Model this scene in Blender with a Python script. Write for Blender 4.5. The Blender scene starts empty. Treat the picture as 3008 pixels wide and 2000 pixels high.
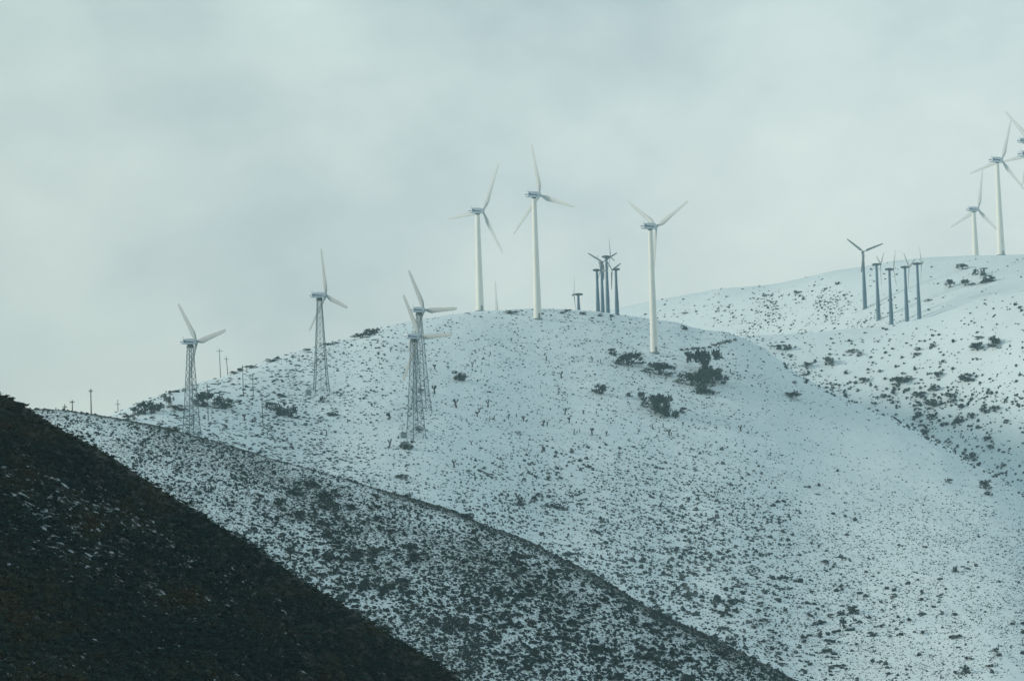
import bpy, math, random
import numpy as np
from mathutils import Matrix, Vector

random.seed(11)
rng = np.random.default_rng(7)
scene = bpy.context.scene
COL = scene.collection

# ------------------------------------------------------------------ camera
F = 8356.0                      # focal length in photo pixels (100 mm on a 36 mm sensor)
PITCH, ROLL = math.radians(5.5), math.radians(-1.6)
CAMPOS = np.array([0.0, 0.0, 0.0])
M3 = Matrix.Rotation(math.pi / 2 + PITCH, 3, 'X') @ Matrix.Rotation(ROLL, 3, 'Z')
Mn = np.array(M3)
cd = bpy.data.cameras.new("camera")
cam = bpy.data.objects.new("camera", cd)
COL.objects.link(cam)
cam.matrix_world = M3.to_4x4()
cd.sensor_width = 36.0
cd.lens = 100.0
cd.clip_start = 0.5
cd.clip_end = 20000.0
scene.camera = cam


def P(px, py, D):
    """the point at forward distance D seen at photo position px, py (arrays allowed)"""
    px, py, D = np.broadcast_arrays(np.asarray(px, float), np.asarray(py, float), np.asarray(D, float))
    c = np.stack([(px - 1504.0) / F, (1000.0 - py) / F, -np.ones_like(px)], -1)
    return CAMPOS + (c @ Mn.T) * D[..., None]


# ------------------------------------------------------------------ noise
def _hash(ix, iy, seed):
    h = (ix.astype(np.int64) * 374761393 + iy.astype(np.int64) * 668265263 + seed * 974711) & 0xffffffff
    h = ((h ^ (h >> 13)) * 1274126177) & 0xffffffff
    h = (h ^ (h >> 16)) & 0xffffffff
    return h / 4294967295.0


def vnoise(x, y, seed=0):
    x = np.asarray(x, float); y = np.asarray(y, float)
    ix = np.floor(x); iy = np.floor(y)
    fx = x - ix; fy = y - iy
    fx = fx ** 3 * (fx * (fx * 6 - 15) + 10); fy = fy ** 3 * (fy * (fy * 6 - 15) + 10)
    a = _hash(ix, iy, seed); b = _hash(ix + 1, iy, seed)
    c = _hash(ix, iy + 1, seed); d = _hash(ix + 1, iy + 1, seed)
    return (a + (b - a) * fx) * (1 - fy) + (c + (d - c) * fx) * fy - 0.5


def fbm(x, y, seed=0, oct=4):
    v = 0; a = 1.0
    for o in range(oct):
        ca, sa = math.cos(0.65 + 1.1 * o), math.sin(0.65 + 1.1 * o)     # each octave turned, so no grid shows
        v = v + a * vnoise((x * ca - y * sa) * 2 ** o + 17.3 * o, (x * sa + y * ca) * 2 ** o - 9.1 * o, seed + o)
        a *= 0.5
    return v


# ------------------------------------------------------------------ materials
def nt(name):
    m = bpy.data.materials.new(name)
    m.use_nodes = True
    t = m.node_tree
    for n in list(t.nodes):
        t.nodes.remove(n)
    out = t.nodes.new('ShaderNodeOutputMaterial')
    b = t.nodes.new('ShaderNodeBsdfPrincipled')
    t.links.new(b.outputs[0], out.inputs[0])
    return m, t, b


def noise_node(t, vec, scale, detail=3.0, rough=0.55):
    n = t.nodes.new('ShaderNodeTexNoise')
    n.inputs['Scale'].default_value = scale
    n.inputs['Detail'].default_value = detail
    n.inputs['Roughness'].default_value = rough
    if vec is not None:
        t.links.new(vec, n.inputs['Vector'])
    return n


def ramp(t, src, stops):
    r = t.nodes.new('ShaderNodeValToRGB')
    e = r.color_ramp.elements
    while len(e) < len(stops):
        e.new(0.5)
    for k, (p, c) in enumerate(stops):
        e[k].position = p
        e[k].color = (c[0], c[1], c[2], 1) if hasattr(c, '__len__') else (c, c, c, 1)
    t.links.new(src, r.inputs[0])
    return r


def math_node(t, op, a, b=None, clamp=False):
    n = t.nodes.new('ShaderNodeMath')
    n.operation = op
    n.use_clamp = clamp
    for k, v in enumerate((a, b)):
        if v is None:
            continue
        if isinstance(v, (int, float)):
            n.inputs[k].default_value = v
        else:
            t.links.new(v, n.inputs[k])
    return n.outputs[0]


def mix_col(t, fac, a, b, mode='MIX'):
    n = t.nodes.new('ShaderNodeMix')
    n.data_type = 'RGBA'
    n.blend_type = mode
    for sock, v in ((n.inputs[0], fac), (n.inputs[6], a), (n.inputs[7], b)):
        if isinstance(v, (int, float)):
            sock.default_value = v
        elif isinstance(v, tuple):
            sock.default_value = (*v, 1) if len(v) == 3 else v
        else:
            t.links.new(v, sock)
    return n.outputs[2]


def paint(name, col, rough=0.5, var=0.12, scale=0.6, metal=0.0):
    """painted or weathered surface: base colour with faint streaky dirt"""
    m, t, b = nt(name)
    tc = t.nodes.new('ShaderNodeTexCoord')
    mp = t.nodes.new('ShaderNodeMapping')
    mp.inputs['Scale'].default_value = (1, 1, 0.25)
    t.links.new(tc.outputs['Object'], mp.inputs[0])
    n = noise_node(t, mp.outputs[0], scale, 5)
    lo = tuple(c * (1 - var) for c in col)
    hi = tuple(min(1, c * (1 + var * .5)) for c in col)
    r = ramp(t, n.outputs['Fac'], [(0.3, lo), (0.65, hi)])
    t.links.new(r.outputs[0], b.inputs['Base Color'])
    b.inputs['Roughness'].default_value = rough
    b.inputs['Metallic'].default_value = metal
    b.inputs['Specular IOR Level'].default_value = 0.35
    return m


M_WHITE = paint('white_paint', (0.80, 0.80, 0.73), 0.5, 0.05)
M_BLADE = paint('blade_gelcoat', (0.54, 0.575, 0.56), 0.5, 0.05)
M_SHADEBLADE = paint('shaded_blade_gelcoat', (0.38, 0.42, 0.415), 0.55, 0.05)  # darker blade colour for the lattice turbines: cloud shade put into the paint
M_NAC = paint('nacelle_paint', (0.62, 0.68, 0.72), 0.5, 0.05)
M_STRIPE = paint('navy_stripe', (0.035, 0.06, 0.13), 0.5)
M_COLLAR = paint('dark_collar', (0.06, 0.075, 0.07), 0.6)
M_STEEL = paint('galvanised_steel', (0.085, 0.13, 0.15), 0.6)
M_SLATE = paint('slate_blue_paint', (0.095, 0.165, 0.215), 0.55, 0.06)
M_SLATE_NAC = paint('slate_nacelle_paint', (0.085, 0.115, 0.12), 0.55)
M_GREYBLADE = paint('grey_blade_paint', (0.25, 0.28, 0.28), 0.55)
M_WOOD = paint('weathered_pole_wood', (0.07, 0.065, 0.06), 0.85)
M_BOX = paint('cabinet_paint', (0.22, 0.27, 0.28), 0.6)


def foliage_mat(name, stops, use_attr=False, snow=0.0):
    m, t, b = nt(name)
    if use_attr:
        a = t.nodes.new('ShaderNodeAttribute')
        a.attribute_name = 'tone'
        src = a.outputs['Fac']
    else:
        oi = t.nodes.new('ShaderNodeObjectInfo')
        src = oi.outputs['Random']
    tc = t.nodes.new('ShaderNodeTexCoord')
    n = noise_node(t, tc.outputs['Object'], 2.3 if not use_attr else 0.9, 3)
    v = math_node(t, 'ADD', math_node(t, 'MULTIPLY', src, 0.75), math_node(t, 'MULTIPLY', math_node(t, 'SUBTRACT', n.outputs['Fac'], 0.38), 0.9), True)
    r = ramp(t, v, stops)
    col = r.outputs[0]
    if snow > 0:
        n2 = noise_node(t, tc.outputs['Object'], 5.0 if not use_attr else 2.2, 3)
        g = t.nodes.new('ShaderNodeNewGeometry')
        s = t.nodes.new('ShaderNodeSeparateXYZ')
        t.links.new(g.outputs['Normal'], s.inputs[0])
        gate = math_node(t, 'GREATER_THAN', s.outputs[2], 0.55)
        if use_attr:
            gate = math_node(t, 'MULTIPLY', gate, math_node(t, 'GREATER_THAN', src, 0.24))
        f = math_node(t, 'MULTIPLY', gate,
                      math_node(t, 'GREATER_THAN', n2.outputs['Fac'], 1.0 - snow))
        col = mix_col(t, f, col, (0.62, 0.68, 0.72))
    t.links.new(col, b.inputs['Base Color'])
    b.inputs['Roughness'].default_value = 0.95
    b.inputs['Specular IOR Level'].default_value = 0.1
    return m


DARKGREEN = [(0.0, (0.014, 0.024, 0.020)), (0.35, (0.022, 0.034, 0.024)), (0.6, (0.036, 0.046, 0.032)),
             (0.8, (0.06, 0.062, 0.05)), (1.0, (0.085, 0.068, 0.05))]
GREYSAGE = [(0.0, (0.013, 0.025, 0.025)), (0.3, (0.024, 0.038, 0.036)), (0.55, (0.055, 0.068, 0.062)),
            (0.8, (0.105, 0.12, 0.115)), (1.0, (0.15, 0.15, 0.14))]
M_SAGE = foliage_mat('sagebrush_leaves', DARKGREEN, False, 0.24)
M_SAGE_MASS = foliage_mat('sagebrush_mass_leaves', GREYSAGE, True, 0.40)
M_SCRUB = foliage_mat('hillside_scrub_leaves', [(0.0, (0.017, 0.036, 0.034)), (0.35, (0.027, 0.050, 0.044)),
                                                (0.6, (0.042, 0.058, 0.038)), (0.82, (0.056, 0.056, 0.032)),
                                                (1.0, (0.085, 0.070, 0.042))], True, 0.0)
M_JUNI = foliage_mat('juniper_leaves', [(0.0, (0.018, 0.030, 0.025)), (0.5, (0.034, 0.050, 0.036)), (1.0, (0.07, 0.075, 0.05))], False, 0.36)
M_BROWNBUSH = foliage_mat('dry_brown_twigs', [(0.0, (0.06, 0.055, 0.045)), (1.0, (0.13, 0.11, 0.085))], False, 0.3)
M_JOSH = foliage_mat('joshua_leaves', [(0.0, (0.016, 0.028, 0.024)), (1.0, (0.05, 0.055, 0.036))], False, 0.0)
M_BARK = paint('shrub_bark', (0.05, 0.042, 0.036), 0.9)


def terrain_mat(name, soil_lo, soil_hi, snow_col, speck_scale, speck_amt):
    m, t, b = nt(name)
    tc = t.nodes.new('ShaderNodeTexCoord')
    co = tc.outputs['Object']
    a = t.nodes.new('ShaderNodeAttribute')
    a.attribute_name = 'cover'
    n1 = noise_node(t, co, speck_scale, 5, 0.62)
    n2 = noise_node(t, co, 0.035, 4, 0.55)
    # snow lies where cover + noise is high; elsewhere bare soil and dead grass show
    s = math_node(t, 'ADD', a.outputs['Fac'], math_node(t, 'MULTIPLY', math_node(t, 'SUBTRACT', n1.outputs['Fac'], 0.5), speck_amt))
    s = math_node(t, 'ADD', s, math_node(t, 'MULTIPLY', math_node(t, 'SUBTRACT', n2.outputs['Fac'], 0.5), 0.45))
    fac = ramp(t, s, [(0.44, 0.0), (0.60, 1.0)]).outputs[0]
    n3 = noise_node(t, co, 0.5, 5, 0.6)
    soil = ramp(t, n3.outputs['Fac'], [(0.32, soil_lo), (0.68, soil_hi)]).outputs[0]
    n4 = noise_node(t, co, 0.02, 3, 0.5)
    sn = ramp(t, n4.outputs['Fac'], [(0.3, tuple(c * 0.93 for c in snow_col)), (0.7, snow_col)]).outputs[0]
    t.links.new(mix_col(t, fac, soil, sn), b.inputs['Base Color'])
    b.inputs['Roughness'].default_value = 0.85
    b.inputs['Specular IOR Level'].default_value = 0.15
    bm = t.nodes.new('ShaderNodeBump')
    bm.inputs['Strength'].default_value = 0.5
    bm.inputs['Distance'].default_value = 0.6
    n5 = noise_node(t, co, 0.3, 6, 0.6)
    t.links.new(n5.outputs['Fac'], bm.inputs['Height'])
    t.links.new(bm.outputs[0], b.inputs['Normal'])
    return m


SNOW = (0.79, 0.885, 0.905)
M_HILL = terrain_mat('snowy_hillside', (0.05, 0.05, 0.045), (0.13, 0.115, 0.10), SNOW, 1.1, 1.0)
M_RIDGE = terrain_mat('patchy_snow_ridge', (0.022, 0.026, 0.020), (0.058, 0.050, 0.036), SNOW, 2.2, 1.2)
M_DARK = terrain_mat('scrubby_slope_soil', (0.014, 0.019, 0.015), (0.030, 0.028, 0.020), (0.55, 0.63, 0.66), 2.2, 1.3)


# ------------------------------------------------------------------ mesh helpers
def mesh_np(name, verts, faces_list, mat, parent=None, smooth=False, attr=None):
    """faces_list: list of int arrays (n,k) with one k each"""
    me = bpy.data.meshes.new(name)
    verts = np.asarray(verts, np.float32)
    me.vertices.add(len(verts))
    me.vertices.foreach_set('co', verts.ravel())
    loops = np.concatenate([np.asarray(f, np.int32).ravel() for f in faces_list])
    sizes = np.concatenate([np.full(len(f), f.shape[1], np.int32) for f in faces_list])
    starts = np.concatenate([[0], np.cumsum(sizes)[:-1]]).astype(np.int32)
    me.loops.add(len(loops))
    me.loops.foreach_set('vertex_index', loops)
    me.polygons.add(len(sizes))
    me.polygons.foreach_set('loop_start', starts)
    if attr:
        for k, v in attr.items():
            a = me.attributes.new(k, 'FLOAT', 'POINT')
            a.data.foreach_set('value', np.asarray(v, np.float32))
    me.update(calc_edges=True)
    me.polygons.foreach_set('use_smooth', np.full(len(sizes), smooth, bool))
    me.validate()
    me.materials.append(mat)
    o = bpy.data.objects.new(name, me)
    COL.objects.link(o)
    if parent is not None:
        o.parent = parent
    return o


class MB:
    """collects simple solids into one mesh"""
    def __init__(self):
        self.v = []; self.f = []

    def loft(self, rings, cap=True):
        n = len(rings[0]); b = len(self.v)
        for r in rings:
            self.v += [tuple(p) for p in r]
        for i in range(len(rings) - 1):
            for j in range(n):
                k = (j + 1) % n
                self.f.append((b + i * n + j, b + i * n + k, b + (i + 1) * n + k, b + (i + 1) * n + j))
        if cap:
            self.f.append(tuple(b + j for j in range(n))[::-1])
            self.f.append(tuple(b + (len(rings) - 1) * n + j for j in range(n)))

    def tube(self, p, q, r0, r1=None, n=6):
        r1 = r0 if r1 is None else r1
        p, q = Vector(p), Vector(q)
        d = (q - p).normalized()
        u = d.orthogonal().normalized(); w = d.cross(u)
        self.loft([[c + u * (math.cos(2 * math.pi * k / n) * r) + w * (math.sin(2 * math.pi * k / n) * r) for k in range(n)]
                   for c, r in ((p, r0), (q, r1))])

    def lathe(self, prof, n=24, c=(0, 0)):
        self.loft([[(c[0] + math.cos(2 * math.pi * k / n) * r, c[1] + math.sin(2 * math.pi * k / n) * r, z) for k in range(n)] for z, r in prof])

    def box(self, c, s):
        x, y, z = c; a, b, h = (k / 2 for k in s)
        self.loft([[(x - a, y - b, zz), (x + a, y - b, zz), (x + a, y + b, zz), (x - a, y + b, zz)] for zz in (z - h, z + h)])

    def obj(self, name, mat, parent=None, smooth=False, link=True):
        me = bpy.data.meshes.new(name)
        me.from_pydata(self.v, [], self.f)
        me.update()
        if smooth:
            me.polygons.foreach_set('use_smooth', np.ones(len(me.polygons), bool))
            try:
                me.set_sharp_from_angle(angle=math.radians(40))
            except Exception:
                pass
        me.materials.append(mat)
        o = bpy.data.objects.new(name, me)
        COL.objects.link(o)
        if parent is not None:
            o.parent = parent
        return o


def tag(o, label=None, cat=None, group=None, kind=None):
    if label: o['label'] = label
    if cat: o['category'] = cat
    if group: o['group'] = group
    if kind: o['kind'] = kind
    return o


def empty(name, loc, rz=0.0):
    o = bpy.data.objects.new(name, None)
    COL.objects.link(o)
    o.location = loc
    o.rotation_euler = (0, 0, rz)
    o.empty_display_size = 1
    return o


# ------------------------------------------------------------------ terrain
class Hill:
    """A hill: its crest line (photo x, photo y, distance) fixes where it stands; the face falls towards the
    road from there and the back falls away behind."""
    def __init__(self, crest, depth, a, b, R, dmax, x0, x1, seed, amp=1.0, soft=22):
        xs = np.arange(x0 - 200, x1 + 201, 4.0)
        cy = np.interp(xs, [c[0] for c in crest], [c[1] for c in crest])
        k = np.hanning(soft * 2 + 1); k /= k.sum()
        pad = np.pad(cy, soft, mode='edge')
        cys = np.convolve(pad, k, 'valid')
        dd = np.interp(xs, [c[0] for c in depth], [c[1] for c in depth])
        k2 = np.hanning(121); k2 /= k2.sum()
        dds = np.convolve(np.pad(dd, 60, mode='edge'), k2, 'valid')
        k3 = np.hanning(161); k3 /= k3.sum()
        self.sm = np.convolve(np.pad(cys, 80, mode='reflect', reflect_type='odd'), k3, 'valid')
        self.xs, self.cy, self.dd = xs, cys, dds
        self.a, self.b, self.R, self.dmax = a, b, R, dmax
        self.x0, self.x1, self.seed, self.amp = x0, x1, seed, amp

    def crest(self, px):
        return np.interp(px, self.xs, self.cy), np.interp(px, self.xs, self.dd)

    def dist(self, px, d):
        cy, D = self.crest(px)
        off = np.clip(cy - np.interp(px, self.xs, self.sm), -45, 45)
        e = np.maximum(d + off * (1 - np.exp(-d / 70.0)), 0)
        return D - self.a * np.sqrt(e) - self.b * e

    def bump(self, p, w):
        x, y = p[..., 0], p[..., 1]
        z = 0.35 * self.amp * fbm(x / 9.0, y / 9.0, self.seed, 3) + w * 1.3 * self.amp * fbm(x / 45.0, y / 45.0, self.seed + 40, 3) \
            + w * 2.5 * self.amp * fbm(x / 170.0, y / 170.0, self.seed + 80, 2)
        q = p.copy(); q[..., 2] += z
        return q

    def front(self, px, py):
        px = np.asarray(px, float); py = np.asarray(py, float)
        cy, D = self.crest(px)
        d = np.maximum(py - cy, 0)
        p = P(px, cy + d, self.dist(px, d))
        return self.bump(p, np.clip((d - 15) / 150.0, 0, 1))

    def back(self, px, s):
        px = np.asarray(px, float); s = np.asarray(s, float)
        cy, D = self.crest(px)
        p = P(px, cy, D + s)
        p[..., 2] -= s * s / (2 * self.R)
        return self.bump(p, np.clip(s / 300.0, 0, 1) * 0.0)

    def build(self, name, mat, label, cover, nx=420, ny=170, smax=600):
        px = np.linspace(self.x0, self.x1, nx)
        t = np.linspace(0, 1, ny)
        PX, T = np.meshgrid(px, t)
        cy, _ = self.crest(PX)
        PY = cy + T * T * self.dmax
        fr = self.front(PX, PY)
        cov_f = cover(PX, PY, PY - cy)
        # skirt below the foot, down to the valley floor
        last = fr[-1]; prev = fr[-8]
        dirn = last - prev
        run = np.linalg.norm(dirn[:, :2], axis=1, keepdims=True)
        sk = []
        for k in range(1, 9):
            q = last.copy()
            q[:, :2] += dirn[:, :2] / run * k * 6.0
            q[:, 2] -= k * 6.0 * 0.42
            sk.append(q)
        ss = (np.linspace(0, 1, 40)[1:] ** 1.6) * smax
        PXb, S = np.meshgrid(px, ss)
        bk = self.back(PXb, S)
        cov_b = cover(PXb, self.crest(PXb)[0], 0 * S)
        rows = np.concatenate([np.array(sk)[::-1], fr[::-1], bk], 0)
        cov = np.concatenate([np.repeat(cov_f[-1:], 8, 0), cov_f[::-1], cov_b], 0)
        nr = rows.shape[0]
        idx = np.arange(nr * nx).reshape(nr, nx)
        f = np.stack([idx[:-1, :-1], idx[:-1, 1:], idx[1:, 1:], idx[1:, :-1]], -1).reshape(-1, 4)
        o = mesh_np(name, rows.reshape(-1, 3), [f], mat, None, True, {'cover': cov.ravel()})
        tag(o, label, 'hill', None, 'structure')
        return o


far = Hill([(1500, 965), (1820, 905), (1843, 900), (1935, 880), (2050, 860), (2105, 849), (2150, 846), (2270, 836), (2350, 819), (2440, 797),
            (2560, 779), (2636, 765), (2717, 757), (2842, 752), (3008, 747), (3300, 742), (3700, 760)],
           [(1500, 1980), (2480, 1760), (3008, 1650), (3700, 1560)], 10, .30, 700, 250, 1500, 3700, 1, 1.0, 10)
side = Hill([(1900, 1010), (2100, 990), (2200, 985), (2300, 984), (2400, 976), (2480, 968), (2587, 960), (2708, 936), (2761, 923), (2842, 896),
             (2953, 867), (3008, 854), (3300, 800), (3700, 760)],
            [(1900, 1415), (2400, 1410), (2700, 1395), (3008, 1370), (3700, 1310)], 5, .05, 500, 760, 1950, 3700, 2, 0.9, 18)
main = Hill([(-600, 1520), (100, 1300), (317, 1223), (345, 1209), (397, 1185), (477, 1156), (534, 1139), (584, 1124), (649, 1109), (698, 1092), (748, 1073), (813, 1050),
             (900, 1025), (954, 1008), (1033, 993), (1132, 958), (1231, 939), (1302, 927), (1360, 919), (1398, 914), (1480, 911), (1561, 907),
             (1613, 907), (1687, 911), (1761, 914), (1816, 924), (1872, 931), (1946, 941), (1996, 948), (2030, 961), (2067, 970), (2126, 975),
             (2165, 986), (2240, 1020), (2300, 1065), (2350, 1104), (2400, 1129), (2486, 1168), (2564, 1204), (2621, 1226), (2700, 1268),
             (2771, 1300), (2825, 1345), (2878, 1368), (2936, 1400), (3003, 1451), (3300, 1640), (3700, 1900)],
            [(-600, 900), (317, 960), (900, 1130), (1600, 1230), (2020, 1235), (2350, 1200), (2700, 1130), (3008, 1050), (3700, 940)],
            8, .2, 420, 1330, -600, 3700, 3, 1.0, 9)
ridge = Hill([(-700, 1300), (-200, 1215), (84, 1204), (134, 1202), (191, 1204), (267, 1215), (343, 1227), (416, 1242), (469, 1252), (530, 1266), (571, 1279), (646, 1299),
              (709, 1319), (802, 1348), (879, 1368), (955, 1390), (1032, 1411), (1108, 1434), (1200, 1460), (1264, 1479), (1315, 1493),
              (1358, 1510), (1424, 1541), (1488, 1562), (1557, 1588), (1618, 1621), (1685, 1655), (1736, 1682), (1800, 1717), (1896, 1780),
              (1991, 1825), (2071, 1860), (2151, 1902), (2246, 1949), (2326, 1991), (2420, 2045), (2900, 2330)],
             [(-700, 640), (84, 615), (1200, 600), (2326, 585), (2900, 575)], 3.2, .055, 260, 900, -700, 2900, 4, 0.6, 9)
near = Hill([(-800, 880), (-300, 1040), (0, 1159), (33, 1172), (82, 1200), (143, 1241), (208, 1278), (274, 1311), (351, 1358), (417, 1403), (494, 1453), (592, 1508),
             (658, 1554), (751, 1605), (823, 1658), (900, 1712), (1000, 1770), (1085, 1825), (1136, 1859), (1220, 1912), (1288, 1950),
             (1349, 1992), (1420, 2045), (1900, 2360)],
            [(-800, 168), (0, 165), (700, 165), (1350, 168), (1900, 170)], 0.9, .030, 140, 1000, -800, 1900, 5, 0.35, 9)


def cov_far(px, py, d):
    c = 0.98 + 0 * px
    c -= 0.24 * np.clip((py - 845) / 80, 0, 1) * np.clip((px - 2050) / 150, 0, 1) * np.clip((2560 - px) / 200, 0, 1)
    c -= 0.12 * np.clip((px - 2300) / 300, 0, 1)
    return c


def cov_side(px, py, d):
    return 0.98 - 0.12 * np.clip((d - 80) / 150, 0, 1)


def track(px, py):
    """distance in photo px from the snowed-over track low on the main hill's right flank"""
    tx = np.interp(py, [1560, 1690, 1780, 1860, 1930, 2000, 2200], [2700, 2735, 2800, 2880, 2940, 2995, 3150])
    return np.abs(px - tx)


def cov_main(px, py, d):
    c = 0.93 + 0 * px
    c -= 0.16 * np.clip((py - 1380) / 350, 0, 1) * np.clip((2900 - px) / 500, 0.35, 1)
    c -= 0.16 * np.clip((1200 - px) / 500, 0, 1)
    c -= 0.08 * np.clip((px - 2300) / 250, 0, 1) * np.clip((py - 1480) / 250, 0, 1)
    c += 0.12 * np.clip(1.4 - track(px, py) / 9.0, 0, 1) * (py > 1740)
    c += 0.3 * np.exp(-(((px - 525) / 32) ** 2 + ((py - 1175) / 26) ** 2))
    return c


def cov_ridge(px, py, d):
    c = 0.57 + 0 * px
    c -= 0.02 * np.clip((px - 900) / 800, 0, 1)
    band = 3 + 20 * np.clip((px - 900) / 1000, 0, 1) + 10 * vnoise(px / 60, py / 60, 5)
    c -= 0.26 * np.exp(-d / np.maximum(band, 4))
    c += 0.10 * np.clip((500 - px) / 300, 0, 1) * np.clip((d - 25) / 30, 0, 1)
    return c


def cov_near(px, py, d):
    c = 0.365 + 0 * px
    c += 0.08 * np.exp(-(((px - 150) / 260) ** 2 + ((py - 1550) / 170) ** 2))
    c -= 0.16 * np.clip(1.2 - d / 120, 0, 1)
    return c


far.build('hill', M_HILL, 'farthest snowy ridge carrying tall white turbines at the right', cov_far, 300, 120, 900)
side.build('hill', M_HILL, 'snowy right hillside dotted with dark bushes beyond the gully', cov_side, 280, 140, 700)
main.build('hill', M_HILL, 'broad snowy hill in the middle crowned by three white turbines', cov_main, 520, 260, 700)
ridge.build('hill', M_RIDGE, 'speckled middle ridge with thin snow between low shrubs', cov_ridge, 420, 150, 300)
near.build('hill', M_DARK, 'dark scrubby slope in the lower left foreground', cov_near, 340, 150, 160)

# valley floor, with the road shoulder where the camera stands
nr_, na_ = 70, 120
rr = np.concatenate([[0.5], np.geomspace(4, 3000, nr_ - 1)])
aa = np.linspace(0, 2 * math.pi, na_, endpoint=False)
RR, AA = np.meshgrid(rr, aa, indexing='ij')
gx, gy = RR * np.sin(AA), RR * np.cos(AA)
gz = np.interp(RR, [0, 25, 110, 3000], [-3.0, -3.2, -42, -42]) + fbm(gx / 30, gy / 30, 9, 3) * np.clip((RR - 20) / 60, 0, 1)
gi = np.arange(nr_ * na_).reshape(nr_, na_)
gj = np.roll(gi, -1, 1)
gf = np.stack([gi[:-1], gj[:-1], gj[1:], gi[1:]], -1).reshape(-1, 4)[:, ::-1]
cap = gi[0][None, :]
ground = mesh_np('ground', np.stack([gx, gy, gz], -1).reshape(-1, 3), [gf, cap], M_RIDGE, None, True, {'cover': np.full(nr_ * na_, 0.62)})
tag(ground, 'valley floor below the hills with patchy snow', 'ground', None, 'structure')


# ------------------------------------------------------------------ shrubs
def ico_dome(seed, jit=0.35, flat=0.75, detail=1):
    """an uneven low shrub: dome of jittered facets, unit width about 1, unit height about 1"""
    r = np.random.default_rng(seed)
    import bmesh
    bm = bmesh.new()
    bmesh.ops.create_icosphere(bm, subdivisions=detail + 1 if detail else 1, radius=1.0)
    v = np.array([x.co[:] for x in bm.verts]); f = np.array([[q.index for q in p.verts] for p in bm.faces])
    bm.free()
    keep = v[f].mean(1)[:, 2] > -0.35
    f = f[keep]
    used = np.unique(f); remap = -np.ones(len(v), int); remap[used] = np.arange(len(used))
    v = v[used]; f = remap[f]
    rad = 1 + jit * (r.random(len(v)) * 2 - 1.1)
    v = v * rad[:, None]
    v[:, 2] = np.where(v[:, 2] > 0, v[:, 2], v[:, 2] * 0.4)
    v[:, :2] *= 0.5
    v[:, 0] *= 0.85 + 0.3 * r.random()
    return v, f


def leafy(seed, n=120, size=0.20, core=True, lobes=5, up=0.6, lobe_size=1.0, zlo=0.28):
    """leaf clumps through a bush's volume plus a few woody facets inside; unit width and height"""
    r = np.random.default_rng(seed)
    vs, fs = [], []
    nb = 0
    cen = np.stack([r.normal(0, 0.24, lobes), r.normal(0, 0.24, lobes), zlo + (0.73 - zlo) * r.random(lobes)], 1)
    cen[:, :2] = np.clip(cen[:, :2], -0.36, 0.36)
    rad = (0.15 + 0.13 * r.random(lobes)) * lobe_size
    for k in range(n):
        c = r.integers(lobes)
        d = r.normal(size=3); d /= np.linalg.norm(d)
        p = cen[c] + d * rad[c] * (0.45 + 0.65 * r.random())
        p[2] = max(p[2], 0.02)
        out = p - np.array([0, 0, 0.25]); out /= np.linalg.norm(out) + 1e-6
        t = r.normal(size=3) + out * up + np.array([0, 0, up]); t /= np.linalg.norm(t)
        s = np.cross(t, r.normal(size=3)); s /= np.linalg.norm(s)
        L = size * (0.6 + 0.8 * r.random()); W = L * (0.35 + 0.3 * r.random())
        q = np.array([p - s * W * .5, p + s * W * .5, p + t * L + s * W * .15, p + t * L - s * W * .15])
        vs.append(q); fs.append([nb, nb + 1, nb + 2]); fs.append([nb, nb + 2, nb + 3]); nb += 4
    v = np.concatenate(vs); f = np.array(fs)
    if core:
        for c in range(lobes):
            cv, cf = ico_dome(seed * 31 + c, 0.3, 1, 0)
            cv = cv * np.array([rad[c] * 1.7, rad[c] * 1.7, rad[c] * 0.85]) + cen[c] * np.array([1, 1, 0.85])
            f = np.concatenate([f, cf + len(v)]); v = np.concatenate([v, cv])
    return v, f


def merge(protos, pos, size, rz, tone, pick):
    """copies of the prototypes joined into one vertex and face array"""
    V, Fc, T = [], [], []
    off = 0
    for k, (pv, pf) in enumerate(protos):
        sel = np.where(pick == k)[0]
        if not len(sel):
            continue
        c, s = np.cos(rz[sel])[:, None], np.sin(rz[sel])[:, None]
        x = pv[None, :, 0] * size[sel, 0:1]; y = pv[None, :, 1] * size[sel, 0:1]
        w = np.stack([x * c - y * s, x * s + y * c, pv[None, :, 2] * size[sel, 1:2]], -1) + pos[sel][:, None, :]
        V.append(w.reshape(-1, 3))
        Fc.append((pf[None] + (np.arange(len(sel)) * len(pv))[:, None, None] + off).reshape(-1, 3))
        T.append(np.repeat(tone[sel], len(pv)))
        off += len(sel) * len(pv)
    return np.concatenate(V), np.concatenate(Fc), np.concatenate(T)


def scatter(hill, n, x0, x1, y0, y1, dens, wmin, wmax, aspect=(0.45, 0.8), power=2.0):
    """n trial spots over part of a hill, kept with probability dens(px, py, d)"""
    px = rng.uniform(x0, x1, n); py = rng.uniform(y0, y1, n)
    cy, D = hill.crest(px)
    d = py - cy
    ok = d > 0
    px, py, d, cy, D = px[ok], py[ok], d[ok], cy[ok], D[ok]
    keep = rng.random(len(px)) < dens(px, py, d)
    px, py, d, cy, D = px[keep], py[keep], d[keep], cy[keep], D[keep]
    dist = hill.dist(px, d)
    lo = wmin(px, py) if callable(wmin) else wmin
    hi = wmax(px, py) if callable(wmax) else wmax
    w = lo + (hi - lo) * rng.random(len(px)) ** power
    pos = hill.front(px, py)
    wm = w * dist / F
    if callable(aspect):
        aspect = aspect(px)
    h = wm * rng.uniform(aspect[0], aspect[1], len(px))
    pos[:, 2] -= h * 0.12
    return dict(px=px, py=py, w=w, pos=pos, size=np.stack([wm, h], 1))


def cat(*ds):
    return {k: np.concatenate([d[k] for d in ds]) for k in ds[0]}


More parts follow.
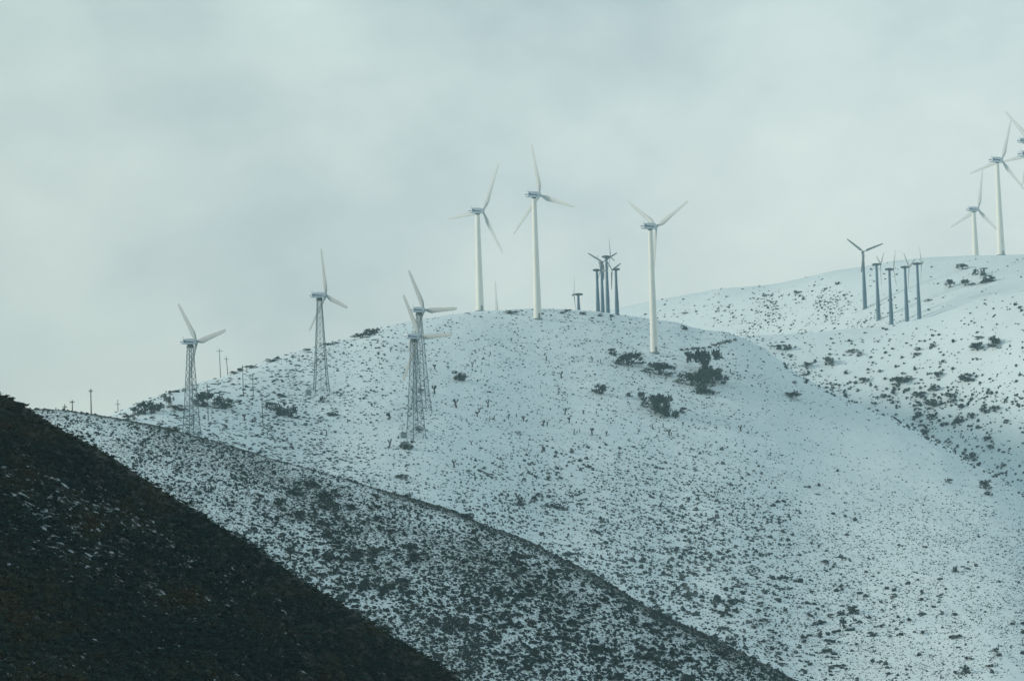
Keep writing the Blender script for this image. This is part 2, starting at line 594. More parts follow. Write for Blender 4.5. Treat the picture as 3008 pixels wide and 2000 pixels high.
def clump(px, py, s, seed, sharp=4.0, bias=0.0):
    return np.clip(0.5 + bias + sharp * fbm(px / s, py / s, seed, 3), 0, 1)


# --- main hill
def d_main_fine(px, py, d):
    left = np.clip((1250 - px) / 400, 0, 1)
    low = np.clip((py - 1280) / 260, 0, 1)
    bare = np.clip((px - 2150) / 200, 0, 1) * np.clip((1600 - py) / 220, 0, 1)
    k = (0.34 + 0.20 * left + 0.56 * low) * (1 - 0.62 * bare) * (0.55 + 0.8 * clump(px, py, 70, 21, 1.2))
    k = k * ((track(px, py) > 10) | (py < 1750))
    k *= ~((np.abs(px - 525) < 30) & (np.abs(py - 1172) < 20))
    return k


def d_main_big(px, py, d):
    g = np.exp(-(((px - 1980) / 330) ** 2 + ((py - 1620) / 240) ** 2)) + 1.1 * np.exp(-(((px - 2330) / 280) ** 2 + ((py - 1880) / 170) ** 2)) \
        + 0.6 * np.exp(-(((px - 1600) / 200) ** 2 + ((py - 1400) / 120) ** 2))
    g = g + 0.05 * (py > 1550) * (px > 2300)
    return np.clip(g, 0, 1) * (0.15 + 1.1 * clump(px, py, 55, 33, 3.0)) * ((track(px, py) > 14) | (py < 1750))


fine_main = scatter(main, 108000, 320, 3500, 905, 2010, d_main_fine, lambda x, y: 2.4 + 2.0 * np.clip((1250 - x) / 500, 0, 1), lambda x, y: 6.6 + 7 * np.clip((1250 - x) / 500, 0, 1) + 2.5 * np.clip((y - 1300) / 400, 0, 1) * np.clip((2400 - x) / 300, 0, 1) - 1.2 * np.clip((x - 2200) / 200, 0, 1), lambda x: (0.40 - 0.22 * np.clip((1250 - x) / 400, 0, 1), 0.65 - 0.30 * np.clip((1250 - x) / 400, 0, 1)), 2.0)
big_main = scatter(main, 10500, 1350, 3400, 1300, 2010, d_main_big, 6.0, lambda x, y: 14 + 9 * np.clip((y - 1550) / 300, 0, 1), (0.42, 0.7), 2.2)
# --- right hillside and far ridge
def d_side(px, py, d):
    g = np.exp(-(((px - 2780) / 260) ** 2 + ((py - 1215) / 95) ** 2)) + np.exp(-((d_gully(px, py) / 26) ** 2))
    return np.clip(0.14 + 0.55 * g * (0.2 + 1.2 * clump(px, py, 45, 51, 3)), 0, 1)


def d_gully(px, py):
    return py - np.interp(px, main.xs, main.cy) + 12


fine_side = scatter(side, 19000, 2150, 3450, 790, 1560, d_side, 3.0, 11.0, (0.4, 0.75), 2.0)
def d_far(px, py, d):
    g = np.clip((py - 835) / 60, 0, 1) * np.clip((px - 2080) / 130, 0, 1) * np.clip((2650 - px) / 200, 0, 1)
    return np.clip((0.10 + 0.75 * g) * (0.2 + clump(px, py, 50, 61, 2.5)), 0, 1)
fine_far = scatter(far, 14500, 1850, 3450, 740, 1010, d_far, 2.8, 8.5, (0.3, 0.65), 2.4)
line_gully = scatter(main, 22000, 2300, 3200, 1060, 1600, lambda x, y, d: np.exp(-((d - 4) / 7.0) ** 2) * (0.25 + clump(x, y, 30, 71, 3)), 3.0, 11.0, (0.4, 0.8), 1.8)

# --- speckled ridge
def d_ridge(px, py, d):
    return (0.45 + 0.55 * clump(px, py, 60, 81, 2.2)) * (1 - 0.25 * np.clip((py - 1500) / 250, 0, 1)) * (1 + 0.5 * np.exp(-d / 25))
def d_ridge_big(px, py, d):
    return np.clip((d - 14) / 40, 0, 1) * (0.10 + 0.9 * clump(px, py, 80, 91, 3.0, -0.12)) * np.clip((px - 500) / 500, 0.04, 1)
fine_ridge = scatter(ridge, 72000, 60, 2420, 1200, 2010, d_ridge, lambda x, y: 3.4 + 2 * np.clip((y - 1500) / 300, 0, 1), lambda x, y: 9.5 + 5 * np.clip((y - 1450) / 350, 0, 1), (0.35, 0.65), 1.8)
big_ridge = scatter(ridge, 3600, 300, 2420, 1330, 2010, d_ridge_big, 12, lambda x, y: 24 + 16 * np.clip((y - 1500) / 350, 0, 1), (0.42, 0.68), 1.8)
crest_ridge = scatter(ridge, 26000, 60, 2420, 1195, 2010, lambda x, y, d: (d < 5 + 24 * np.clip((x - 900) / 1000, 0, 1) * (0.5 + clump(x, y, 40, 15, 2))) * 1.0, 5.0, 13.0, (0.35, 0.7), 1.5)

allsage = cat(fine_main, big_main, fine_side, fine_far, line_gully, fine_ridge, big_ridge, crest_ridge)
where = np.concatenate([np.full(len(d['px']), k) for k, d in enumerate((fine_main, big_main, fine_side, fine_far, line_gully, fine_ridge, big_ridge, crest_ridge))])

# hidden ones (behind the dark slope or outside the frame) cannot count among the largest
ncy = np.interp(allsage['px'], near.xs, near.cy)
rcy = np.interp(allsage['px'], ridge.xs, ridge.cy)
onridge = where >= 5
vis = (allsage['py'] < ncy - 6) & (allsage['px'] > 4) & (allsage['px'] < 3004) & (allsage['py'] < 1994) & (onridge | (allsage['py'] < rcy - 5))
allsage = {k: v[vis | (allsage['py'] < ncy + 420)] for k, v in allsage.items()}
where_k = where[vis | (np.concatenate([d['py'] for d in (fine_main, big_main, fine_side, fine_far, line_gully, fine_ridge, big_ridge, crest_ridge)]) < ncy + 420)]
ncy = np.interp(allsage['px'], near.xs, near.cy); rcy = np.interp(allsage['px'], ridge.xs, ridge.cy)
onridge = where_k >= 5
vis = (allsage['py'] < ncy - 6) & (allsage['px'] > 4) & (allsage['px'] < 3004) & (allsage['py'] < 1994) & (onridge | (allsage['py'] < rcy - 5))
score = allsage['w'] * vis
order = np.argsort(-score)
top = order[:300]
rest = np.ones(len(score), bool); rest[top] = False

small_protos = [ico_dome(200 + k, 0.55, 1, 1 if k % 2 else 0) for k in range(8)]
nrest = int(rest.sum())
tone = np.clip(rng.beta(1.5, 1.9, nrest), 0, 1) * np.where(where_k[rest] >= 5, 0.48, 1.0)
V, Fc, T = merge(small_protos, allsage['pos'][rest], allsage['size'][rest], rng.uniform(0, 6.28, nrest), tone, rng.integers(0, 8, nrest))
mass = mesh_np('sagebrush_cover', V, [Fc], M_SAGE_MASS, None, False, {'tone': T})
tag(mass, 'countless small dark sagebrush tufts speckling the snowy hills', 'sagebrush', None, 'stuff')
print('sage rest', nrest, 'tris', len(Fc))


def mesh_only(name, v, f, mat):
    o = mesh_np(name, v, [f], mat)
    return o


sage_src = [mesh_only('sagebrush', *leafy(300 + k, 170, 0.24, True, 6), M_SAGE) for k in range(6)]
used = [False] * 6
for i, j in enumerate(top):
    k = i % 6
    if not used[k]:
        o = sage_src[k]; used[k] = True
    else:
        o = sage_src[k].copy(); COL.objects.link(o)
    o.location = allsage['pos'][j]
    w, h = allsage['size'][j]
    o.scale = (w, w * 0.9, h)
    o.rotation_euler = (0, 0, random.uniform(0, 6.28))
    if where_k[j] >= 5:
        tag(o, 'dark rounded sagebrush among thin snow on the speckled middle ridge', 'sagebrush', 'larger sagebrush on the speckled middle ridge')
    elif where_k[j] in (0, 1, 4):
        tag(o, 'dark rounded sagebrush poking through snow low on the broad main hill', 'sagebrush', 'larger sagebrush low on the main snowy hill')
    else:
        tag(o, 'dark rounded sagebrush on the snowy hillside beyond the gully', 'sagebrush', 'sagebrush on the hillside beyond the gully')

# --- dark foreground slope: dense scrub that reads as one mass
def d_near(px, py, d):
    gap = np.exp(-(((px - 150) / 280) ** 2 + ((py - 1560) / 190) ** 2))
    return np.clip(1.0 - 0.25 * gap - 0.35 * clump(px, py, 45, 101, 3, -0.2) * np.clip(d / 200 - .2, 0, 1), 0, 1)
scr = scatter(near, 42000, -250, 1440, 1040, 2090, d_near, lambda x, y: 10 + 3 * np.clip((y - 1400) / 500, 0, 1), lambda x, y: 26 + 16 * np.clip((y - np.interp(x, near.xs, near.cy)) / 350, 0, 1), (0.38, 0.62), 1.8)
nn = len(scr['px'])
scr_protos = [leafy(400 + k, 34, 0.30, True, 3, 0.7) for k in range(8)]
tn = np.clip(0.42 + 1.1 * fbm(scr['px'] / 140, scr['py'] / 90, 111, 3) + rng.normal(0, 0.17, nn), 0, 1)
V, Fc, T = merge(scr_protos, scr['pos'], scr['size'], rng.uniform(0, 6.28, nn), tn, rng.integers(0, 8, nn))
mass2 = mesh_np('scrub', V, [Fc], M_SCRUB, None, False, {'tone': T})
tag(mass2, 'dense dark green and brown scrub covering the foreground slope', 'scrub', None, 'stuff')
print('scrub', nn, 'tris', len(Fc))

# ------------------------------------------------------------------ bigger bushes, one by one
def trunk_bm(seed, n=6):
    r = random.Random(seed)
    m = MB()
    for k in range(n):
        a = r.uniform(0, 6.28); q = (0.30 * math.cos(a) * r.random(), 0.30 * math.sin(a) * r.random(), r.uniform(0.35, 0.75))
        m.tube((r.uniform(-.05, .05), r.uniform(-.05, .05), -0.06), q, 0.03, 0.012, 5)
    return m


juni_protos = []
for k in range(6):
    jv, jf = leafy(500 + k, 600, 0.115, False, 17, 0.9, 0.60, 0.06)
    t_ = trunk_bm(k)
    juni_protos.append((jv, jf, t_))
juni_mesh = []


def new_bush(k, brown=False):
    jv, jf, t_ = juni_protos[k]
    root = empty('juniper_bush', (0, 0, 0))
    f_ = mesh_np('foliage', jv, [jf], M_BROWNBUSH if brown else M_JUNI, root)
    t_.obj('trunk', M_BARK, root)
    return root


def copy_tree(o):
    c = o.copy(); COL.objects.link(c)
    for ch in list(o.children):
        d = ch.copy(); COL.objects.link(d); d.parent = c
        for g in list(ch.children):
            e = g.copy(); COL.objects.link(e); e.parent = d
    return c


bush_src = {}


def bush(hill, px, py, w, h, label=None, group=None, brown=False, k=None):
    k = random.randrange(6) if k is None else k
    key = (k, brown)
    if key not in bush_src:
        bush_src[key] = new_bush(k, brown); o = bush_src[key]
    else:
        o = copy_tree(bush_src[key])
    p = hill.front(np.array([px]), np.array([py]))[0]
    D = float((p - CAMPOS) @ (Mn @ np.array([0, 0, -1.0])))
    wm, hm = w * D / F * 1.12, h * D / F * 1.1
    o.location = (p[0], p[1], p[2] - 0.05 * hm)
    o.scale = (wm, wm * 0.9, hm)
    o.rotation_euler = (0, 0, random.uniform(0, 6.28))
    tag(o, label or BUSH_LABEL[id(hill)], 'bush', group or BUSH_GROUP[id(hill)])
    return o


BUSH_LABEL = {id(main): 'dark bush standing clear of the snow on the broad middle hill',
              id(side): 'dark clumped bush on the snowy hillside beyond the gully',
              id(far): 'dark bush on the far snowy ridge below the tall white turbines',
              id(ridge): 'large dark bush rising above its neighbours on the speckled ridge'}
BUSH_GROUP = {id(main): 'bushes on the middle hill', id(side): 'bushes on the right hillside', id(far): 'bushes on the far ridge',
              id(ridge): 'large bushes on the speckled ridge'}

for a in [
    (main, 1796, 1038, 24, 19, 'small dark bush just up and left of the long bush beside the third white tower'),
    (main, 1844, 1070, 88, 42, 'long low dark bush left of the foot of the third white turbine tower'),
    (main, 1937, 1100, 84, 42, 'wide dark bush just below the foot of the third white turbine tower'),
    (main, 2069, 1090, 98, 74, 'biggest dark bush, uppermost of the thick cluster right of the third white tower'),
    (main, 2096, 1124, 68, 56, 'dark bush at the right end of the thick cluster, under the biggest bush'),
    (main, 2030, 1130, 80, 44, 'ragged dark bush at the lower left of the thick bush cluster'),
    (main, 2062, 1126, 60, 48, 'dark bush in the middle of the thick bush cluster'), (main, 2070, 1150, 76, 32, 'open stalky bush along the bottom of the thick bush cluster'),
    (main, 1925, 1206, 74, 50, 'left half of the large ragged bush alone in the snow below the cluster'),
    (main, 1958, 1224, 72, 76, 'tall right half of the large ragged bush alone in the snow below the cluster'),
    (main, 1762, 1157, 45, 33, 'open thicket of dark stalks left of the large ragged bush'),
    (main, 1850, 1165, 17, 14, None), (main, 1884, 1174, 26, 27, None), (main, 2006, 1211, 22, 18, None),
    (main, 2010, 968, 24, 14, 'dark bush at the right shoulder of the middle hill crest'),
    (main, 1350, 1114, 46, 32, 'dark rounded bush alone on the snow right of the lattice tower pair'),
    (main, 1062, 992, 50, 17, 'dark bush on the skyline at the left end of the crest hedge'),
    (main, 1095, 981, 52, 18, 'dark bush on the skyline at the right end of the crest hedge'),
    (main, 662, 1197, 63, 40, 'twiggy dark bush between the leftmost lattice tower and the power poles'),
    (main, 596, 1192, 66, 48, 'scraggly bush seen through and beside the leftmost lattice tower'),
    (main, 822, 1212, 40, 45, 'left one of the two twiggy bushes down slope of the bare pole'),
    (main, 852, 1220, 34, 36, 'right one of the two twiggy bushes down slope of the bare pole'),
    (main, 792, 1196, 30, 22, None), (main, 824, 1161, 28, 10, None), (main, 946, 1183, 18, 20, 'small dark bush just below the second lattice tower'),
    (main, 976, 1219, 36, 16, None), (main, 1142, 1235, 14, 24, None),
    (main, 1195, 1324, 45, 30, 'dark bush just below the feet of the front lattice tower of the pair'),
    (main, 1236, 1152, 22, 14, None), (main, 1230, 1265, 26, 14, None),
    (main, 1494, 922, 45, 9, 'flat dark bush on the crest between the two left white towers'),
    (main, 1663, 914, 26, 7, None), (main, 1650, 921, 24, 6, None), (main, 1713, 925, 22, 10, None), (main, 1761, 929, 18, 9, None),
    (main, 1794, 930, 18, 7, None), (main, 1594, 924, 10, 7, None), (main, 1740, 936, 12, 5, None),
    (main, 2325, 1170, 60, 18, 'flat row of dark brush alone on the smooth right flank'),
    (main, 2334, 1127, 14, 9, None), (main, 2787, 1413, 20, 14, 'small round dark bush alone on the lower right flank'),
    (main, 2895, 1433, 36, 30, 'upper of the two dark bushes by the gully near the right edge'),
    (main, 2905, 1452, 24, 14, 'lower of the two dark bushes by the gully near the right edge'),
    (main, 1525, 1488, 30, 32, None), (main, 1570, 1478, 20, 22, None), (main, 1640, 1495, 36, 18, None), (main, 1633, 1536, 16, 12, None),
    (main, 1583, 1458, 26, 12, None), (main, 1178, 1410, 44, 12, None), (main, 2808, 1672, 22, 20, None), (main, 2709, 1738, 14, 14, None),
    (main, 2505, 1800, 40, 26, None), (main, 2470, 1805, 26, 18, None), (main, 2478, 1845, 22, 30, None), (main, 2836, 1990, 28, 24, None),
    (main, 2925, 1925, 18, 14, None), (main, 2937, 1940, 20, 14, None), (main, 2975, 1840, 16, 12, None), (main, 2808, 1880, 34, 12, None),
    (main, 2440, 1812, 20, 14, None), (main, 2410, 1870, 18, 30, None),
]:
    bush(*a[:5], label=a[5])
for a in [(425, 1214, 56, 40, 'dense dark bush at the left foot of the hill above the speckled ridge', False),
          (462, 1207, 36, 27, 'smaller dark bush right of the dense one at the left foot of the hill', False),
          (497, 1196, 24, 38, 'pale brown bank of brush beside the smooth snow patch', True),
          (508, 1200, 28, 12, 'low pale brown brush under the smooth snow patch', True),
          (376, 1236, 40, 20, 'brownish brush low on the left edge of the snowy hill', True)]:
    bush(main, *a[:4], label=a[4], brown=a[5])
for x, y, w_, h_ in ((398, 1218, 30, 26), (446, 1213, 26, 24), (482, 1170, 18, 12), (500, 1160, 22, 14), (520, 1152, 20, 9), (545, 1146, 18, 8), (690, 1098, 26, 10), (706, 1092, 20, 12), (740, 1082, 34, 10),
                    (800, 1062, 36, 11), (816, 1056, 24, 9), (905, 1030, 26, 8), (960, 1014, 40, 8), (985, 1010, 22, 7), (700, 1180, 22, 10), (530, 1206, 34, 22)):
    bush(main, x, y, w_, h_)
for k, (x, y) in enumerate([(2003, 1027), (2018, 1026), (2034, 1026), (2050, 1025), (2066, 1024), (2082, 1022), (2097, 1016), (2112, 1012), (2126, 1009), (2140, 1005), (2157, 1000)]):
    bush(main, x, y, 17 + random.uniform(-3, 4), 6.5 + random.uniform(-1, 3), 'low dark bush in the hedge line above the thick bush cluster', 'hedge line above the bush cluster', k % 3 == 1)
for a in [(2290, 1026, 34, 16), (2314, 1027, 24, 18), (2436, 1071, 35, 25), (2371, 1078, 35, 14), (2528, 1044, 14, 12), (2503, 1033, 32, 9), (2871, 1025, 46, 26),
          (2918, 1016, 42, 36), (2875, 994, 24, 10), (2752, 1106, 30, 18), (2843, 1114, 44, 28), (2643, 1131, 50, 25), (2664, 1118, 35, 14), (2539, 1127, 26, 18),
          (2745, 1144, 34, 20), (2703, 1164, 44, 18), (2664, 1149, 20, 12), (2596, 1170, 22, 14), (2625, 1160, 16, 12), (2793, 1164, 36, 16), (2800, 1180, 24, 12),
          (2746, 1191, 46, 26), (2696, 1225, 32, 18), (2736, 1231, 26, 20), (2814, 1240, 36, 24), (2854, 1227, 24, 20), (2896, 1212, 26, 26), (2921, 1207, 26, 20),
          (2825, 1201, 18, 18), (2486, 1101, 14, 14), (2586, 1096, 12, 10), (2853, 1346, 28, 20), (2720, 1272, 30, 16), (2780, 1248, 20, 12), (2900, 1290, 30, 12),
          (2955, 1240, 20, 12), (2910, 1318, 26, 14), (2950, 1368, 18, 10), (2695, 1030, 20, 12), (2740, 1020, 18, 14), (2770, 1062, 14, 10), (2690, 1045, 24, 10)]:
    bush(side, *a, label={2918: 'biggest dark bush clump high on the right hillside near the edge', 2871: 'broad dark bush left of the biggest clump high on the right hillside',
                          2436: 'dark bush at the head of the gully between the two snowy hills', 2643: 'ragged line of dark brush in the middle of the right hillside'}.get(a[0]))
for a in [(2826, 791, 32, 20), (2790, 843, 28, 28), (2835, 839, 30, 22), (2866, 808, 18, 20), (2887, 810, 18, 22), (2895, 831, 42, 26), (2914, 827, 20, 16), (2855, 840, 20, 8),
          (2890, 790, 24, 5), (2726, 881, 24, 6), (2345, 862, 24, 9), (2460, 835, 20, 9), (2275, 989, 30, 14), (2300, 990, 20, 12), (2335, 990, 34, 16), (2355, 989, 26, 18),
          (2250, 870, 12, 6), (2012, 922, 22, 5), (2155, 933, 8, 8)]:
    bush(far, *a, label={2790: 'lowest left of the dark bushes under the tall white turbine on the far ridge', 2895: 'widest dark bush under the tall white turbine on the far ridge',
                         2826: 'dark bush nearest the skyline under the tall white turbine'}.get(a[0]))
for a in [(871, 1453, 46, 30, 'round dark bush at the upper left of the bush cluster on the speckled ridge'), (917, 1431, 52, 24, 'flat dark bush highest of the cluster on the speckled ridge'),
          (955, 1476, 60, 38, 'wide dark bush in the middle of the cluster on the speckled ridge'), (978, 1494, 42, 30, None), (820, 1478, 36, 28, None), (884, 1522, 32, 34, None),
          (1034, 1491, 38, 18, None), (1106, 1526, 28, 20, None), (1067, 1533, 22, 14, None), (1118, 1553, 22, 14, None), (1149, 1562, 36, 14, None), (1060, 1626, 52, 22, None),
          (1098, 1628, 56, 28, None), (1093, 1654, 28, 18, None), (965, 1570, 34, 26, None), (852, 1638, 30, 42, 'tall narrow dark bush rising beside the edge of the dark foreground slope'),
          (1070, 1727, 40, 36, None), (1120, 1730, 34, 18, None), (945, 1536, 38, 18, None), (1224, 1639, 64, 30, 'low green bush alone in the middle of the speckled ridge'),
          (1525, 1656, 62, 36, 'blue green bush under the crest of the speckled ridge right of centre'), (1332, 1842, 52, 50, 'biggest dark bush low on the speckled ridge'),
          (1458, 1870, 36, 32, None), (1614, 1877, 38, 20, None), (1451, 1654, 24, 12, None), (1066, 1730, 30, 26, None), (1178, 1714, 36, 24, None), (1365, 1842, 26, 44, None),
          (1400, 1895, 40, 20, None), (1380, 1930, 40, 34, None), (1160, 1620, 30, 14, None), (1420, 1680, 40, 20, None), (1500, 1690, 36, 16, None), (1660, 1900, 30, 24, None),
          (505, 1268, 46, 18, 'dark bush on the ridge skyline left of the leftmost lattice tower foot'), (1372, 1524, 44, 20, 'spiky olive bush on the crest of the speckled ridge')]:
    bush(ridge, *a[:4], label=a[4])

# ------------------------------------------------------------------ joshua trees
def joshua_parts(seed, nb):
    r = random.Random(seed)
    tr, lf = MB(), ([], [])
    tips = []
    if nb == 0:
        lean = (r.uniform(-.12, .12), r.uniform(-.12, .12), 0.92)
        tr.tube((0, 0, -0.05), lean, 0.085, 0.07, 7); tips.append((Vector(lean), Vector((lean[0], lean[1], 1)).normalized(), True))
    else:
        hub = Vector((r.uniform(-.06, .06), r.uniform(-.06, .06), r.uniform(.38, .55)))
        tr.tube((0, 0, -0.05), hub, 0.085, 0.075, 7)
        a0 = r.uniform(0, 6.28)
        for k in range(nb):
            a = a0 + 6.28 * k / nb + r.uniform(-.4, .4)
            d = Vector((math.cos(a) * .75, math.sin(a) * .75, r.uniform(.5, 1.1))).normalized()
            e = hub + d * r.uniform(.22, .34)
            tr.tube(hub, e, 0.065, 0.055, 6)
            e2 = e + Vector((d.x * .25, d.y * .25, 1)).normalized() * r.uniform(.10, .22)
            tr.tube(e, e2, 0.055, 0.05, 6)
            tips.append((e2, (e2 - e).normalized(), False))
    vs, fs = [], []
    for tip, d, col in tips:
        for k in range(46 if col else 30):
            b = tip - d * (r.random() * (0.6 if col else 0.12))
            q = Vector((r.gauss(0, 1), r.gauss(0, 1), r.gauss(0, 1))).normalized() + d * 0.55
            q.normalize()
            L = r.uniform(.10, .17) * (0.9 if col else 1.0)
            s = q.orthogonal().normalized() * 0.016
            n = len(vs)
            vs += [tuple(b - s), tuple(b + s), tuple(b + q * L)]
            fs.append((n, n + 1, n + 2))
    return tr, np.array(vs), np.array(fs)


josh_src = {}


def joshua(hill, px, py, h, label=None):
    nb = random.choice([0, 0, 2, 3]) if h < 17 else random.choice([3, 4, 5])
    k = (nb, random.randrange(2))
    if k not in josh_src:
        tr, v, f = joshua_parts(900 + nb * 7 + k[1], nb)
        o = empty('joshua_tree', (0, 0, 0))
        tr.obj('trunk', M_BARK, o)
        mesh_np('leaves', v, [f], M_JOSH, o)
        josh_src[k] = o
    else:
        o = copy_tree(josh_src[k])
    p = hill.front(np.array([px]), np.array([py]))[0]
    D = float((p - CAMPOS) @ (Mn @ np.array([0, 0, -1.0])))
    s = h * D / F
    o.location = (p[0], p[1], p[2])
    o.scale = (s * 1.25, s * 1.25, s)
    o.rotation_euler = (0, 0, random.uniform(0, 6.28))
    tag(o, label or 'small dark joshua tree standing in the snow on the middle hill', 'joshua tree', 'joshua trees scattered over the middle hill')


JZ = [(305, 330, 65), (300, 615, 95), (550, 765, 105), (810, 820, 60), (795, 875, 65), (915, 765, 80), (985, 905, 45), (930, 935, 45), (1150, 910, 55),
      (1240, 885, 45), (1325, 930, 65), (1550, 985, 70), (1600, 985, 55), (1655, 900, 30), (1740, 950, 35), (1850, 950, 65), (1800, 850, 75), (2015, 840, 45),
      (2165, 845, 30), (1170, 975, 40), (1270, 1070, 45), (1905, 1075, 55), (1940, 1075, 30), (1975, 1065, 45), (2115, 1090, 80), (2280, 1085, 45),
      (735, 300, 60), (675, 290, 35), (870, 100, 35), (945, 160, 45), (930, 190, 20), (845, 290, 35), (925, 300, 30), (835, 370, 40), (1285, 175, 35),
      (1355, 160, 25), (1590, 235, 60), (1620, 265, 40), (1760, 430, 80), (1855, 285, 30), (2115, 250, 50), (2180, 265, 35), (2210, 265, 45), (1420, 545, 30),
      (1520, 545, 35), (1590, 515, 30), (1435, 665, 30), (1830, 655, 25), (1830, 720, 35), (530, 1490, 90), (725, 1190, 60), (770, 130, 40), (275, 105, 25), (1160, 300, 25)]
JL = {(550, 765, 105): 'tallest forked joshua tree right of the lattice tower pair, two rounded heads on thin stems',
      (300, 615, 95): 'forked joshua tree just right of the rear lattice tower legs',
      (305, 330, 65): 'joshua tree highest up beside the rear lattice tower',
      (915, 765, 80): 'single headed joshua tree right of the tallest forked one',
      (530, 1490, 90): 'bare upright joshua stalk low on the hill above the speckled ridge',
      (1760, 430, 80): 'leaning joshua stalk with a bent foot left of the open thicket'}
for z in JZ:
    joshua(main, 1200 + z[0] / 3.92, 1000 + z[1] / 3.92, z[2] / 3.92 * 1.05, JL.get(z))
for z in [(995, 1250, 65), (1130, 1230, 60), (1370, 1215, 55), (1200, 1330, 90), (1230, 1330, 50), (1310, 1335, 45), (1395, 1345, 40), (1955, 1250, 50), (2090, 1265, 85),
          (1635, 1235, 30), (430, 1335, 55), (140, 1075, 50), (300, 1075, 35), (1015, 630, 35), (910, 740, 35), (1085, 1290, 40), (1430, 425, 130), (1960, 572, 60)]:
    joshua(main, 1680 + z[0] / 4.2125, 960 + z[1] / 4.2125, z[2] / 4.2125 * 1.05,
           'small joshua tree beside the upper left of the biggest dark bush' if z[2] == 130 else None)
for z in [(600, 1345, 50), (570, 1385, 25), (440, 1425, 25), (775, 1455, 35), (1215, 1455, 40), (1150, 1370, 35), (1370, 1370, 30), (1470, 1375, 25), (1690, 840, 35),
          (950, 1550, 35), (1680, 1560, 60), (1330, 1395, 20), (680, 1345, 35)]:
    joshua(main, 480 + z[0] / 2.53, 700 + z[1] / 2.53, z[2] / 2.53 * 1.05)

# ------------------------------------------------------------------ wind turbines
def fwd(p):
    return float((np.asarray(p) - CAMPOS) @ (Mn @ np.array([0, 0, -1.0])))


def blade_mb(R, r0, chord, slender=False, blunt=False):
    """blade along +Z from the hub, chord along Y, thickness along X"""
    m = MB()
    if slender:
        st = [(0.0, .30, 1.0), (.08, .30, 1.0), (.16, 1.0, .24), (.5, .82, .18), (.8, .66, .14), (.97, .5, .12), (1.0, .25, .12)]
    else:
        st = [(0.0, .42, 1.0), (.05, .42, 1.0), (.12, .72, .5), (.20, 1.0, .26), (.35, .86, .2), (.6, .62, .17), (.85, .46, .15), (.97, .36, .14), (1.0, .14, .15)]
    if blunt:
        st = [(0.0, .42, 1.0), (.05, .42, 1.0), (.12, .70, .5), (.20, .92, .26), (.4, .80, .2), (.7, .66, .17), (.9, .56, .15), (.98, .46, .14), (1.0, .22, .15)]
    rings = []
    for s, c, th in st:
        c *= chord; z = r0 + (R - r0) * s
        tw = math.radians(16 * (1 - s) ** 2)
        ring = []
        for k in range(10):
            a = 2 * math.pi * k / 10
            y = math.cos(a) * c * .5 - c * 0.12 * (th < .9); x = math.sin(a) * c * .5 * th
            ring.append((x * math.cos(tw) - y * math.sin(tw), x * math.sin(tw) + y * math.cos(tw), z))
        rings.append(ring)
    m.loft(rings)
    return m


def rrect(x, hw, z0, z1, k=0.28):
    b = k * min(hw, (z1 - z0) / 2)
    return [(x, -hw, z0 + b), (x, -hw, z1 - b), (x, -hw + b, z1), (x, hw - b, z1), (x, hw, z1 - b), (x, hw, z0 + b), (x, hw - b, z0), (x, -hw + b, z0)]


def put_rotor(root, hubx, hubz, R, theta, chord, mat_blade, mat_hub, hubr, hsign, slender, blunt=False):
    h = MB()
    h.loft([[(hubx + x, math.cos(2 * math.pi * k / 14) * r, hubz + math.sin(2 * math.pi * k / 14) * r) for k in range(14)]
            for x, r in ((-hubr * .9, hubr * .8), (-hubr * .6, hubr), (hubr * .5, hubr * .95), (hubr * 1.0, hubr * .6), (hubr * 1.2, hubr * .2))])
    h.obj('hub', mat_hub, root, True)
    for k in range(3):
        b = blade_mb(R, hubr * .5, chord, slender, blunt).obj('blade', mat_blade, root, True)
        # turn about the rotor axis (local X); hsign: which way local Y lies in the picture
        ang = math.radians(theta + 120 * k) * hsign
        b.location = (hubx, 0, hubz)
        b.rotation_euler = (-ang, 0, 0)


def yaw_for(px, c, right=True, away=True):
    """heading of the rotor axis from how far the rotor is seen turned: c = 1 is face on"""
    ray = P(px, 1000.0, 1.0)
    az = math.atan2(ray[0], ray[1])
    ax = math.sqrt(max(0, 1 - c * c)) * (1 if right else -1); ay = c * (1 if away else -1)
    return math.atan2(ay, ax) - az


def nacelle_big(root, L, zc, hubx):
    """long box nacelle with rounded edges, tapering to the rotor; rear at -x"""
    m = MB()
    hw = .155 * L
    x0, x1 = -.56 * L, hubx - .045 * L
    H = .30 * L
    rings = [rrect(x0, hw * .92, zc - H * .40, zc + H * .30), rrect(x0 + .05 * L, hw, zc - H * .48, zc + H * .40),
             rrect(x0 + .45 * L, hw, zc - H * .5, zc + H * .52), rrect(x1 - .22 * L, hw, zc - H * .48, zc + H * .54),
             rrect(x1 - .08 * L, hw * .9, zc - H * .40, zc + H * .46), rrect(x1, hw * .62, zc - H * .27, zc + H * .27)]
    m.loft(rings)
    n = m.obj('nacelle', M_NAC, root, True)
    s = MB()
    for sg in (-1, 1):
        s.box((x0 + .37 * L, sg * (hw + .006), zc - .03 * L), (.62 * L, .012, .052 * L))
        s.box((x0 + .10 * L, sg * (hw + .009), zc - .022 * L), (.09 * L, .018, .105 * L))
    s.box((x0 - .006, 0, zc - .03 * L), (.012, hw * 1.5, .05 * L))
    s.obj('stripe', M_STRIPE, n)
    w = MB()
    w.tube((x0 + .12 * L, 0, zc + H * .3), (x0 + .12 * L, 0, zc + H * .85), .035, .03)
    w.tube((x0 + .12 * L - .25, 0, zc + H * .78), (x0 + .12 * L + .25, 0, zc + H * .78), .03)
    w.obj('wind_sensor', M_COLLAR, n)
    return n


